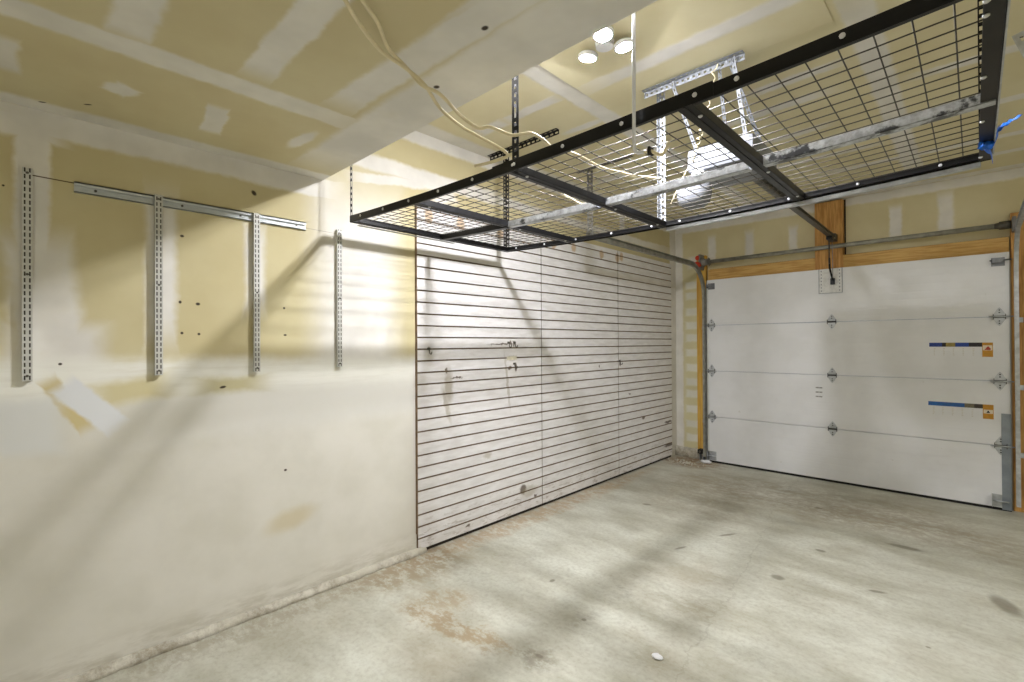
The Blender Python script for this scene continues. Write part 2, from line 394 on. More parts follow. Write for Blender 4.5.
# concrete stem curb along the left wall and in the front corner
def rough_bar(x0, x1, y0, y1, z0, z1, n, seed, axis):
    rnd = random.Random(seed); bm = NB(); rings = []
    for i in range(n+1):
        t = i/n; j = lambda s: rnd.uniform(-s, s)
        if axis == 'y':
            y = y0+(y1-y0)*t
            pr = [(x0, z0), (x1+j(.008), z0), (x1-.006+j(.008), z1*.55), (x1-.022+j(.006), z1+j(.007)), (x0, z1+j(.004))]
            rings.append([bm.verts.new((a, y, b)) for a, b in pr])
        else:
            x = x0+(x1-x0)*t
            pr = [(y1, z0), (y0+j(.008), z0), (y0+.004+j(.006), z1*.55), (y0+.014+j(.006), z1+j(.006)), (y1, z1+j(.004))]
            rings.append([bm.verts.new((x, a, b)) for a, b in pr])
    for A, B in zip(rings, rings[1:]):
        for k in range(5): bm.faces.new((A[k], A[(k+1) % 5], B[(k+1) % 5], B[k])).smooth = True
    bm.faces.new(rings[0]); bm.faces.new(rings[-1])
    return bm
struct('baseboard_left', rough_bar(LX-.01, LX+.038, BY, 1.93, -.005, .034, 90, 3, 'y'), M['curb'])
struct('baseboard_front', rough_bar(LX, -2.30, FY-.05, FY+.02, -.005, .11, 20, 5, 'x'), M['curb'])
# wood framing around the garage door
struct('trim_1', box(NB(), DL, DR-.005, 5.705, FY, 2.05, 2.262), M['wood_x'], .002)
struct('trim_2', box(NB(), -1.165, -.925, 5.692, FY, 2.136, 2.815), M['wood_z'], .002)
tb = NB()
for x0, x1 in ((-1.178, -1.166), (-.924, -.912)): box(tb, x0, x1, FY-.004, FY+.01, 2.262, 2.82)
box(tb, -1.178, -.912, FY-.004, FY+.01, 2.816, 2.824); box(tb, DL, -1.17, FY-.004, FY+.01, 2.262, 2.272); box(tb, -.92, DR, FY-.004, FY+.01, 2.262, 2.272)
struct('gap_shade_header', tb, M['shadowgap'])  # dark strips paint the gap shade round header and centre board
struct('trim_4', box(NB(), -2.405, DL-.03, 5.715, FY, .115, 2.44), M['wood_yellow'], .003)
struct('trim_5', box(NB(), DR+.004, DR+.085, 5.705, FY, 0, 2.455), M['wood_z'], .003)
struct('trim_6', box(NB(), DR+.095, DR+.19, 5.73, FY, 0, 2.1), M['wood_brown'], .003)
struct('trim_7', box(NB(), DL-.03, DL, 5.715, FY+.1, 0, 2.1), M['zinc_dull'], .002)

# ------------------------------------------------------------------ garage door
def child(name, bm, m, par, bevel=0): return part(name, bm, m, par, bevel)
d = bpy.data.objects.new('door_1', None); C.objects.link(d); d.location = ((DL+DR)/2, 5.67, 0); d['kind'] = 'structure'
SH = .5335
for k in range(4):
    z0, z1 = k*SH+(.022 if k == 0 else .002), (k+1)*SH-.002
    child('door_section', box(NB(), DL+.004, DR-.006, 5.655, 5.70, z0, z1), M['door'], d, .004)
child('weather_seal', box(NB(), DL+.004, DR-.006, 5.66, 5.70, 0, .022), M['rubber'], d)
for x0, x1, lab in ((DR-.062, DR-.006, 1),):
    child('end_stile', box(NB(), x0, x1, 5.650, 5.7005, .01, .80), M['stile'], d, .001)
child('end_stile', box(NB(), DL+.004, DL+.022, 5.651, 5.7005, .01, 2.12), M['white_steel'], d, .001)
Y = 5.655
def hinge(x, z, roller=0):
    bm = NB(); w, h = .038, .078
    Mx = Matrix.Translation((x, Y, z)) @ Matrix.Rotation(PI/2, 4, 'X')
    prism(bm, [(-w, .006), (-w, .018), (-w*.35, h*.8), (0, h), (w*.35, h*.8), (w, .018), (w, .006)], Mx, 0.0005, .0035)
    prism(bm, [(w, -.006), (w, -.018), (w*.35, -h*.8), (0, -h), (-w*.35, -h*.8), (-w, -.018), (-w, -.006)], Mx, 0.0005, .0035)
    n0 = len(bm.faces); tube(bm, [(x-w, Y-.009, z), (x+w, Y-.009, z)], .0085, 10)
    box(bm, x-w, x-w+.004, Y-.02, Y, z-.022, z+.022); box(bm, x+w-.004, x+w, Y-.02, Y, z-.022, z+.022)
    for dz in (-.055, -.035, .035, .055): tube(bm, [(x, Y, z+dz), (x, Y-.007, z+dz)], .006, 6)
    bm.faces.ensure_lookup_table()
    for f in bm.faces[n0:]: f.material_index = 1
    if roller: tube(bm, [(x-.08 if roller < 0 else x-.06, Y-.018, z), (x+.06 if roller < 0 else x+.08, Y-.018, z)], .005, 8)
    return bm
for k in (1, 2, 3):
    for x, rr in ((-1.017, 0), (-2.205, -1), (.155, 1)):
        child('hinge', hinge(x, k*SH, rr), [M['zinc'], M['hinge_dark']], d)
# top and bottom fixtures
for x, s in ((-2.205, -1), (.150, 1)):
    bm = NB(); box(bm, x-.04, x+.04, Y-.004, Y-.0005, 2.02, 2.09); box(bm, x-.04, x-.036, Y-.04, Y, 2.035, 2.08); box(bm, x-.04, x+.03, Y-.04, Y-.036, 2.045, 2.078)
    tube(bm, [(x-.05, Y-.03, 2.065), (x+.05+.03*s, Y-.03, 2.065)], .006, 8); child('top_fixture', bm, M['hinge'], d)
    bm = NB(); box(bm, x-.05, x+.045, Y-.004, Y-.0005, .03, .13); box(bm, x-.05, x-.045, Y-.045, Y, .03, .13); tube(bm, [(x-.05, Y-.03, .08), (x+.05, Y-.03, .08)], .006, 8); child('bottom_fixture', bm, M['zinc'], d)
# operator reinforcement plate on the top section
def plate_mat():
    g = G('perforated plate'); q = g.sep(g.co)
    n = g.noise(g.co, 30, 3, .7)
    return g.out(g.mix(g.ramp(n, .4, .7), srgb(224, 224, 221), srgb(206, 206, 202)), .4, .0)
bm = NB(); x0, x1, z0, z1 = -1.125, -.925, 1.885, 2.13
for a in (x0, x1-.004): box(bm, a, a+.004, Y-.010, Y-.0005, z0, z1, mi=1)
box(bm, x0, x1, Y-.010, Y-.0005, z0, z0+.004, mi=1)
box(bm, x0, x1, Y-.003, Y-.0005, z0, z1)
for i in range(2):
    for j in range(7): box(bm, x0+.018+i*.155, x0+.026+i*.155, Y-.0045, Y-.003, z0+.02+j*.033, z0+.033+j*.033, mi=1)
rp = child('reinforcement_plate', bm, [plate_mat(), M['hinge']], d); rp['label'] = 'pale metal reinforcement plate'
# stickers (colour strip, pale columns of small print, square warning label)
def sticker(z, xs, cols, sq):
    bm = NB(); mats = []; h = .035
    for i, (a, b, c) in enumerate(cols):
        box(bm, a, b, Y-.0012, Y-.0003, z, z+h, mi=i); mats.append(plain('sticker ink', srgb(*c), .4, 0, .18, 60))
    i = len(mats); mats.append(plain('sticker yellow', srgb(196, 140, 40), .45, 0, .1, 40)); mats.append(plain('sticker white', srgb(226, 214, 190), .45, 0, .05, 40)); mats.append(plain('sticker mark', srgb(176, 60, 40) if sq else srgb(40, 34, 30), .45, 0, .05, 40)); mats.append(plain('sticker clear print', srgb(214, 212, 206), .45, 0, .05, 40))
    x0, x1 = xs
    box(bm, x0, x1, Y-.0012, Y-.0003, z-.085, z+h, mi=i)
    if sq:
        box(bm, x0+.004, x1-.004, Y-.0017, Y-.0012, z-.03, z+.012, mi=i+1)
        prism(bm, [(x0+.012, z-.026), (x0+.035, z+.006), (x1-.01, z-.02), (x1-.02, z-.028)], Matrix.Translation((0, Y, 0)) @ Matrix.Rotation(PI/2, 4, 'X'), .0017, .0022, i+2)
    else:
        box(bm, x0+.004, x1-.004, Y-.0017, Y-.0012, z-.04, z-.008, mi=i+1)
        prism(bm, [(x0+.02, z-.034), (x0+.032, z-.012), (x0+.044, z-.034)], Matrix.Translation((0, Y, 0)) @ Matrix.Rotation(PI/2, 4, 'X'), .0017, .0022, i+2)
    a = cols[0][0]+.03
    while a < x0-.05:
        for r in range(5): box(bm, a, a+random.uniform(.006, .013), Y-.0009, Y-.0003, z-.02-.014*r, z-.012-.014*r, mi=i+3)
        a += .062
    return bm, mats
for z, xs, cols, sq, lab in ((1.352, (.052, .116), [(-.285, -.20, (34, 62, 140)), (-.20, -.175, (28, 26, 34)), (-.175, -.115, (150, 132, 70)), (-.115, -.03, (34, 66, 150)), (-.03, .052, (44, 40, 44))], 1, 'blue, black and yellow warning strip sticker'),
                             (.832, (.052, .116), [(-.295, -.19, (34, 96, 168)), (-.19, -.06, (40, 92, 158)), (-.06, .0, (110, 104, 84)), (.0, .052, (60, 54, 48))], 0, 'blue warning strip sticker with a yellow end')):
    bm, mats = sticker(z, xs, cols, sq); s = child('sticker', bm, mats, d); s['label'] = lab
bm = NB()
for z in (.93, .885, .84): 
    for k in range(5): box(bm, -1.16+k*.012, -1.152+k*.012, Y-.001, Y-.0003, z, z+.012)
child('stamp', bm, plain('ink stamp', srgb(90, 86, 78), .6), d)

# ------------------------------------------------------------------ door tracks
def track_bm(x, ytop_end, side):
    """C-channel track: up the jamb, round the bend, back along the ceiling"""
    path = [(5.635, .06), (5.635, 1.0), (5.635, 1.93)]
    R = .36
    for k in range(1, 12):
        a = k/11*PI/2
        path.append((5.635-R+R*math.cos(a), 1.93+R*math.sin(a)))
    path += [(4.2, 2.292), (ytop_end, 2.292)]
    prof = [(-.026, .004), (-.026, -.022), (-.023, -.022), (-.023, 0), (.023, 0), (.023, -.022), (.026, -.022), (.026, .004)]  # (across in plane, depth along x*side)
    bm = NB(); rings = []
    for i, (y, z) in enumerate(path):
        p0 = Vector(path[max(i-1, 0)]); p1 = Vector(path[min(i+1, len(path)-1)]); t = (p1-p0).normalized(); n = Vector((-t[1], t[0]))
        rings.append([bm.verts.new((x+dd*side, y+n[0]*w, z+n[1]*w)) for w, dd in prof])
    for A, B in zip(rings, rings[1:]):
        for k in range(8): bm.faces.new((A[k], A[(k+1) % 8], B[(k+1) % 8], B[k]))
    bm.faces.new(rings[0]); bm.faces.new(rings[-1])
    return bm
def track(x, yend, side, lab, m):
    t = thing('garage_door_track', lab, 'door track', (x, 5.64, 0), 'garage door tracks')
    part('rail', track_bm(x, yend, side), m, t)
    if side > 0:
        bm = NB(); perf(bm, (.128, 3.0, 2.72), (.30, 3.2, 2.30), (.8, .2, .3), .05, pitch=.05, slot=.012, slotlen=.02); part('hanger_brace', bm, M['zinc'], t)
    for z in (.45, 1.0, 1.55):
        bm = NB(); xa, xb = sorted((x+.005*side, x+.03*side)); box(bm, xa, xb, 5.665, 5.67, z, z+.04); 
        xw = x+.027*side; xa, xb = sorted((xw, xw+.003*side)); box(bm, xa, xb, 5.665, 5.715, z, z+.04); part('jamb_bracket', bm, M['zinc'], t)
    for y in (3.3,):
        bm = NB(); perf(bm, (x+.012*side, y, 2.27), (x+.012*side, y, HC), (.7, .7, 0), .05, pitch=.035, slot=.012, slotlen=.016)
        part('hanger_strap', bm, M['darksteel'], t)
        bm = NB(); perf(bm, (x-.1, y, HC-.003), (x+.42, y-.0, HC-.003), (0, -1, 0), .035, pitch=.03); part('ceiling_angle', bm, M['darksteel'], t)
    return t
track(-2.292, 3.27, -1, 'dark grey steel door track bending back along the slatted wall', M['zinc_dull'])
track(.262, 3.0, 1, 'galvanised steel door track at the right edge of the garage door', M['zinc'])

# ------------------------------------------------------------------ torsion tube
t = thing('torsion_tube', 'long thin steel counterbalance tube spanning the wall above the garage door', 'torsion tube', (-1.01, 5.65, 2.35))
part('tube', tube(NB(), [(-2.24, 5.65, 2.345), (.2, 5.65, 2.352)], .022, 16), M['zinc_dull'], t)
bm = NB(); box(bm, -2.335, -2.31, 5.60, 5.715, 2.26, 2.44); part('end_bracket', bm, M['grey_plastic'], t, .006)
bm = NB(); tube(bm, [(-2.31, 5.65, 2.345), (-2.285, 5.65, 2.345), (-2.28, 5.65, 2.345), (-2.235, 5.65, 2.345), (-2.228, 5.65, 2.345)], [.052, .052, .04, .04, .05], 20); part('cable_drum', bm, M['grey_plastic'], t)
bm = NB(); tube(bm, [(-2.34, 5.62, 2.315), (-2.34, 5.565, 2.315)], .036, 18); tube(bm, [(-2.345, 5.65, 2.40), (-2.345, 5.60, 2.40)], .028, 16); o = part('safety_cap', bm, M['red'], t, .003); o['label'] = 'red plastic cap'
bm = NB(); box(bm, .232, .257, 5.60, 5.704, 2.29, 2.41); part('end_bracket', bm, M['grey_plastic'], t, .006)
bm = NB(); tube(bm, [(.228, 5.65, 2.352), (.16, 5.65, 2.352), (.155, 5.65, 2.352), (.13, 5.65, 2.352)], [.034, .034, .026, .022], 20); part('cable_drum', bm, M['darksteel'], t)

# ------------------------------------------------------------------ slat wall
def slat_panel(y0, y1, lab):
    t = thing('slatwall', lab, 'slatwall', (LX, (y0+y1)/2, .04), 'white slatwall panels')
    xf, xb = LX+.019, LX+.001
    gz = sorted(1.4436-.0791*k for k in range(-11, 18)); gh = .0050
    prof = [(xb, .026), (xf, .026)]; mi = [0]
    for z in gz:
        prof += [(xf, z-gh), (xf-.006, z-gh), (xf-.006, z-gh-.006), (xf-.013, z-gh-.006), (xf-.013, z+gh+.006), (xf-.006, z+gh+.006), (xf-.006, z+gh), (xf, z+gh)]
    prof += [(xf, 2.365), (xb, 2.365)]
    bm = NB(); A = [bm.verts.new((x, y0, z)) for x, z in prof]; B = [bm.verts.new((x, y1, z)) for x, z in prof]
    n = len(prof)
    for k in range(n):
        f = bm.faces.new((A[k], A[(k+1) % n], B[(k+1) % n], B[k]))
        x_a, x_b = prof[k][0], prof[(k+1) % n][0]
        f.material_index = 0 if (x_a == xf and x_b == xf) else 1
    for V in (A, B):
        f = bm.faces.new(V if V is A else V[::-1]); f.material_index = 1
    bmesh.ops.triangulate(bm, faces=[f for f in bm.faces if len(f.verts) > 4])
    part('board', bm, [M['slat'], M['raw']], t)
    o = t.children[0]
    # keep the paint pattern in room coordinates
    o.data.transform(Matrix.Translation(o.parent.location)); o.location = -Vector(t.location)
    return t
slat_panel(1.866, 3.139, 'white slatted wall panel nearest the bare drywall, scuffed at its foot')
slat_panel(3.145, 4.374, 'middle white slatted wall panel, between two vertical seams')
slat_panel(4.380, 5.60, 'white slatted wall panel in the corner next to the garage door')
bm = NB(); box(bm, LX, LX+.020, 1.861, 1.8655, .13, 2.37); o = struct('trim_8', bm, M['raw'])
bm = NB(); box(bm, LX, LX+.006, 1.93, 5.6, 0, .027); struct('gap_shade_foot', bm, M['shadowgap'])  # dark strip paints the shade below the slat panels

# little hooks left in the slats
def hook(y, z, lab, s=1):
    x = LX+.019; bm = NB()
    tube(bm, smooth_path([(x-.004, y, z), (x+.006, y, z), (x+.010, y, z-.012*s), (x+.014, y, z-.03*s), (x+.03, y, z-.034*s), (x+.036, y, z-.018*s)], 3), .0035, 6)
    box(bm, x-.003, x+.004, y-.012, y+.012, z-.006, z+.01)
    return tag(obj('slatwall_hook', bm, M['darksteel']), lab, 'hook', 'small dark hooks in the slats')
hook(1.958, 1.365, 'small dark hook in the slats closest to the bare drywall')
hook(2.735, 1.405, 'small dark hook above the pale label on the slatted wall, left of a pair')
hook(2.805, 1.405, 'small dark hook above the pale label on the slatted wall, right of a pair')
hook(2.80, 1.235, 'small dark hook just below the pale label on the slatted wall')
hook(4.40, 1.21, 'small dark hook on the seam between the middle and corner slat panels')
bm = NB(); box(bm, LX+.018, LX+.0195, 2.715, 2.83, 1.268, 1.296); tag(obj('paper_label', bm, plain('pale paper', srgb(214, 208, 186), .7), None), 'small blank beige label stuck to the white slats between hooks', 'label')

# ------------------------------------------------------------------ shelf standards
def slot_mat():
    g = G('slotted white steel'); q = g.sep(g.co)
    zz = g.math('FRACT', g.math('DIVIDE', q[2], .0255))
    a = g.math('LESS_THAN', g.math('ABSOLUTE', g.math('SUBTRACT', zz, .5)), .33)
    yy = g.math('ABSOLUTE', g.math('SUBTRACT', g.math('ABSOLUTE', q[1]), .0072))
    b = g.math('LESS_THAN', yy, .0024)
    c = g.math('GREATER_THAN', q[0], .0195)
    m = g.math('MULTIPLY', g.math('MULTIPLY', a, b), c)
    e = g.patch(g.comb(q[1], q[2]), 0, 0, .0065, .012, 0, .1)
    n = g.noise(g.co, 30, 3)
    col = g.mix(m, g.mix(n, srgb(210, 210, 204), srgb(190, 190, 184)), srgb(44, 39, 30))
    return g.out(col, .45, .1)
SM = slot_mat()
def standard(y, z0, z1, lab, x=LX):
    t = thing('shelf_standard', lab, 'shelf standard', (x+.002, y, z0), 'slotted shelf standards on the left wall')
    h = z1-z0; bm = NB()
    box(bm, 0, .020, -.0145, -.0125, 0, h); box(bm, 0, .020, .0125, .0145, 0, h); box(bm, .0185, .0205, -.0145, .0145, 0, h)
    obj('channel', bm, SM, t)
    for dz in (.02, h*.5, h-.02):
        b2 = NB(); tube(b2, [(.0205, 0, dz), (.0225, 0, dz)], .005, 10); obj('screw', b2, M['darksteel'], t)
    return t
standard(.035, 1.262, 2.100, 'slotted white shelf standard alone at the far left, clear of the hang rail')
standard(.456, 1.264, 2.085, 'slotted white shelf standard hung from the horizontal rail, left of two', LX+.004)
standard(.871, 1.260, 2.080, 'slotted white shelf standard hung from the horizontal rail, right of two', LX+.004)
standard(1.322, 1.268, 2.072, 'slotted white shelf standard below the black rack corner, right of the hang rail')
t = thing('hang_rail', 'long horizontal white metal hang rail carrying two shelf standards on the left wall', 'hang rail', (LX, .65, 2.05))
bm = NB(); y0, y1 = .172, 1.13
Mx = Matrix.Rotation(math.radians(-.55), 4, 'X')
for xa, xb, za, zb in ((.0005, .003, 2.038, 2.082), (.003, .014, 2.076, 2.082), (.003, .012, 2.038, 2.042), (.012, .014, 2.066, 2.082), (.010, .012, 2.038, 2.047)):
    box(bm, LX+xa, LX+xb, y0, y1, za, zb)
part('rail', bm, M['rail_grey'], t)
for y in (.24, .55, .8, 1.08):
    b2 = NB(); tube(b2, [(LX+.003, y, 2.058), (LX+.006, y, 2.058)], .005, 10); part('screw', b2, M['darksteel'], t)

# ------------------------------------------------------------------ overhead rack
X0, X1, Y0, Y1, Z = -2.52, .055, 1.307, 2.565, 2.098
XM = [-1.91, -1.27, -.585]; YM = 1.953
rk = thing('overhead_storage_rack', 'large black steel overhead rack with wire mesh deck hung from the ceiling', 'storage rack', ((X0+X1)/2, (Y0+Y1)/2, Z))
def sag(bm):          # the loaded middle of the rack hangs a few centimetres lower than its ends
    for _ in range(2):
        e = [e for e in bm.edges if abs(e.verts[0].co.x-e.verts[1].co.x) > .3]
        if e: bmesh.ops.subdivide_edges(bm, edges=e, cuts=2)
    for v in bm.verts:
        if v.co.z < Z+.2: v.co.z += -.012-.034*max(0, 1-((v.co.x+1.25)/1.3)**2)
    return bm
_part = part
def part(name, bm, m, t, bevel=0):
    q = t
    while q.parent: q = q.parent
    return _part(name, sag(bm) if q is rk else bm, m, t, bevel)
def bolt(p, dr, par):
    b = NB(); p = Vector(p); dr = Vector(dr); tube(b, [p, p+dr*.003, p+dr*.0032, p+dr*.005], [.0065, .0065, .004, .004], 10); return part('bolt', b, M['screw'], par)
def rail_x(name, x0, x1, y, inward, m, splice=0.0, H=.038):
    bm = NB(); ya, yb = sorted((y, y+.0025*inward)); box(bm, x0, x1, ya, yb, Z, Z+H)
    ya, yb = sorted((y, y+.026*inward)); box(bm, x0, x1, ya, yb, Z+.006, Z+.009)
    return part(name, bm, m, rk, .0008)
cuts = [X0, XM[1]-.02, X1]
for a, b, dz in ((X0, -1.22, 0), (-1.36, -.50, .0), (-.56, X1, 0)):
    yoff = -.003 if a == -1.36 else 0
    r = rail_x('front_rail', a, b, Y0+yoff, 1, M['black'], H=.038 if yoff == 0 else .042)
    k = a+.12
    while k < b-.02: bolt((k, Y0+yoff, Z+.022), (0, -1, 0), r); k += .23
for a, b in ((X0, -1.25), (-1.27, X1)):
    r = rail_x('back_rail', a, b, Y1, -1, M['black'])
    k = a+.1
    while k < b-.02: bolt((k, Y1-.0025, Z+.022), (0, -1, 0), r); k += .27
bm = NB(); box(bm, -1.25, X1-.03, Y1-.006, Y1+.02, Z-.016, Z-.013); box(bm, -1.25, X1-.03, Y1-.006, Y1-.0035, Z-.014, Z-.0005); o = part('lower_angle', bm, M['zinc'], rk); o['label'] = 'bright galvanised strip'
def rail_y(name, x, w=.045, y0=Y0+.004, y1=Y1-.004, m=None, H=.03):
    bm = NB(); box(bm, x-w/2, x+w/2, y0, y1, Z+.004, Z+.007)
    box(bm, x-w/2, x-w/2+.0025, y0, y1, Z+.004, Z+.004+H); box(bm, x+w/2-.0025, x+w/2, y0, y1, Z+.004, Z+.004+H)
    box(bm, x-.004, x+.004, y0, y1, Z+.0015, Z+.004)
    return part(name, bm, m or M['black'], rk, .0008)
for x in XM:
    r = rail_y('cross_rail', x)
    for y in (Y0+.09, YM+.09, Y1-.09): bolt((x+.012, y, Z+.004), (0, 0, -1), r)
bm = NB(); box(bm, X0, X0+.0025, Y0, Y1, Z, Z+.038); box(bm, X0, X0+.03, Y0, Y1, Z+.004, Z+.007); r = part('end_rail', bm, M['black'], rk, .0008)
bm = NB(); box(bm, X0-.028, X0, Y0+.06, Y1-.5, Z-.006, Z-.003); o = part('lower_angle', bm, M['zinc_dull'], rk); o['label'] = 'grey galvanised strip'
bm = NB(); box(bm, X1-.0025, X1, Y0, Y1, Z, Z+.04); box(bm, X1-.036, X1, Y0, Y1, Z+.002, Z+.005); r = part('end_rail', bm, M['black'], rk, .0008)
for y in (1.36, 1.42, 1.75, 2.1, 2.5): bolt((X1-.031, y, Z+.002), (0, 0, -1), r)
bm = NB(); box(bm, X1+.0003, X1+.004, Y0, Y1-.08, Z-.003, Z+.03); part('edge_strip', bm, M['zinc'], rk)
# middle rail: black in the first bay, film wrapped beyond
def mid(x0, x1, m):
    bm = NB(); box(bm, x0, x1, YM-.019, YM+.019, Z-.002, Z+.001); box(bm, x0, x1, YM-.019, YM-.0165, Z-.002, Z+.03); box(bm, x0, x1, YM+.0165, YM+.019, Z-.002, Z+.03)
    return part('middle_rail', bm, m, rk, .0008)
mid(X0+.004, XM[0]+.0, M['black'])
for a, b in ((XM[0]+.02, XM[1]-.025), (XM[1]+.025, XM[2]-.025), (XM[2]+.025, X1-.004)):
    o = mid(a, b, M['wrap']); o['label'] = 'silvery rail in torn film'
# wire decks
edges = [X0+.004]+XM+[X1-.004]
P = .0645
for a, b in zip(edges, edges[1:]):
    bm = NB(); zt = Z+.033; r = .0018
    nx = int(round((b-a)/.0695)); ny = int(round((Y1-Y0)/P))
    for i in range(ny+1):
        y = Y0+.008+(Y1-Y0-.016)*i/ny
        tube(bm, [(a, y, zt), (b, y, zt)], r, 6)
    for i in range(nx+1):
        x = a+.006+(b-a-.012)*i/nx
        tube(bm, [(x, Y0+.004, zt+.004), (x, Y1-.004, zt+.004)], r, 6)
    part('wire_deck', bm, M['wire'], rk)
# uprights
def upright(x, y, zt, m, w1, w2=None, w=.030):
    bm = NB()
    perf(bm, (x, y, Z), (x, y, zt), w1, w, pitch=.032, slot=.013, slotlen=.017)
    if w2: perf(bm, (x, y, Z), (x, y, zt), w2, w, pitch=.026, slot=.011, slotlen=.013)
    return part('upright', bm, m, rk)
upright(X0, Y0+.003, HC, M['black'], (1, 0, 0), None, .022)
upright(-1.255, Y0+.004, HC, M['black'], (1, 0, 0), (0, 1, 0), .032)
upright(X0, Y1-.004, HC, M['black'], (1, 0, 0), (0, -1, 0), .03)
upright(-1.285, Y1-.004, HC-.002, M['strap'], (1, 0, 0), (0, -1, 0), .034)
upright(X1-.035, Y0+.004, HC, M['black'], (1, 0, 0), (0, 1, 0), .03)
upright(X1-.035, Y1-.004, HC, M['black'], (1, 0, 0), (0, -1, 0), .022)
bm = NB(); perf_angle(bm, (-2.66, 2.53, HC-.003), (-1.99, 2.53, HC-.003), (0, -1, 0), (0, 0, -1), .03, pitch=.04, slot=.012, slotlen=.026); part('ceiling_bracket', bm, M['black'], rk)

# blue tape
bm = NB()
def ribbon(bm, pts, w, tw=0):
    pts = smooth_path(pts, 4); V = []
    for i, p in enumerate(pts):
        a = tw*i/len(pts); d_ = Vector((math.cos(a)*.3, math.sin(a), math.cos(a)))*w/2
        wob = Vector((0, 0, .003*math.sin(i*1.7)))
        V.append((bm.verts.new(p-d_+wob), bm.verts.new(p+d_-wob), bm.verts.new(p+d_-wob+Vector((.001, .001, .0)))  , bm.verts.new(p-d_+wob+Vector((.001, .001, 0)))))
    for A, B in zip(V, V[1:]):
        for k in range(4): bm.faces.new((A[k], A[(k+1) % 4], B[(k+1) % 4], B[k])).smooth = True
ribbon(bm, [(.018, 2.31, Z-.02), (.036, 2.32, Z-.024), (.058, 2.33, Z-.018), (.064, 2.33, Z+.03)], .03, .4)
ribbon(bm, [(.064, 2.30, Z+.012), (.078, 2.28, Z+.018), (.095, 2.26, Z+.022), (.118, 2.25, Z+.03)], .022, 1.2)
ribbon(bm, [(.018, 2.31, Z-.012), (.03, 2.34, Z-.024), (.048, 2.36, Z-.045), (.052, 2.37, Z-.075)], .022, 1.6)
tag(obj('blue_tape', bm, M['blue']), 'torn strip of bright blue tape wrapped round the right end of the black rack', 'tape')

# ------------------------------------------------------------------ opener
op = thing('garage_door_opener', 'white ceiling mounted garage door opener with a black rail to the door', 'garage door opener', (-1.0, 2.95, 2.38))
bm = NB(); box(bm, -1.16, -.80, 2.62, 3.04, 2.345, 2.485); part('motor_housing', bm, M['opener'], op, .03)
bm = NB()
for k in range(3): box(bm, -1.085+.0*k, -.93, 2.69+.05*k, 2.715+.05*k, 2.341, 2.3455)
part('vent', bm, M['grey_plastic'], op)
# round light lens hanging from the near end
bm = NB()
prof = [(.0, -.085), (.05, -.08), (.08, -.055), (.092, -.01), (.088, .03), (.075, .06)]
c0 = Vector((-1.12, 2.64, 2.235)); rings = []
for r_, z_ in prof[1:]:
    rings.append([bm.verts.new(c0+Vector((r_*math.cos(a*PI/12)*(1+.02*(a % 2)), r_*math.sin(a*PI/12)*(1+.02*(a % 2)), z_))) for a in range(24)])
bot = bm.verts.new(c0+Vector((0, 0, -.085)))
for A, B in zip(rings, rings[1:]):
    for k in range(24): bm.faces.new((A[k], A[(k+1) % 24], B[(k+1) % 24], B[k])).smooth = True
for k in range(24): bm.faces.new((bot, rings[0][(k+1) % 24], rings[0][k])).smooth = True
tp = bm.verts.new(c0+Vector((0, 0, .07)))
for k in range(24): bm.faces.new((tp, rings[-1][k], rings[-1][(k+1) % 24]))
o = part('light_lens', bm, M['opener'], op); o['label'] = 'round white ribbed lens cover'
bm = NB(); tube(bm, [c0+Vector((0, 0, .06)), c0+Vector((0.03, 0.02, .13))], .035, 16); part('lens_socket', bm, M['white_plastic'], op)
# rail
bm = NB(); ya, za, yb, zb = 2.98, 2.445, 5.62, 2.425
for w, h0, h1 in ((.022, 0, .004), (.004, .004, .035), (.016, .035, .039)):
    vs = []
    for (y, z) in ((ya, za), (yb, zb)):
        vs += [(-1.0-w, y, z+h0), (-1.0+w, y, z+h0), (-1.0+w, y, z+h1), (-1.0-w, y, z+h1)]
    v = [bm.verts.new(k) for k in vs]
    for f in ((0, 1, 2, 3), (4, 7, 6, 5), (0, 4, 5, 1), (1, 5, 6, 2), (2, 6, 7, 3), (3, 7, 4, 0)): bm.faces.new([v[i] for i in f])
part('rail', bm, M['darksteel'], op)
bm = NB(); tube(bm, [(-1.0, ya, za+.02), (-1.0, yb, zb+.015)], .007, 8); part('chain', bm, M['black'], op)
bm = NB(); box(bm, -1.03, -.97, 5.60, 5.70, 2.40, 2.47); part('header_bracket', bm, M['darksteel'], op, .003)
bm = NB(); box(bm, -1.025, -.975, 5.47, 5.56, 2.395, 2.425); box(bm, -1.012, -1.006, 5.50, 5.535, 2.16, 2.41); part('trolley_arm', bm, M['black'], op)
bm = NB(); tube(bm, smooth_path([(-1.009, 5.52, 2.22), (-1.009, 5.54, 2.12), (-1.0, 5.60, 2.03), (-1.0, 5.645, 2.0)], 3), .009, 8); box(bm, -1.02, -.985, 5.62, 5.6525, 1.97, 2.03); part('door_arm', bm, M['black'], op)
bm = NB(); tube(bm, smooth_path([(-.985, 5.52, 2.40), (-.98, 5.51, 2.2), (-.982, 5.52, 2.02)], 4), .003, 6); part('pull_cord', bm, M['hinge'], op)
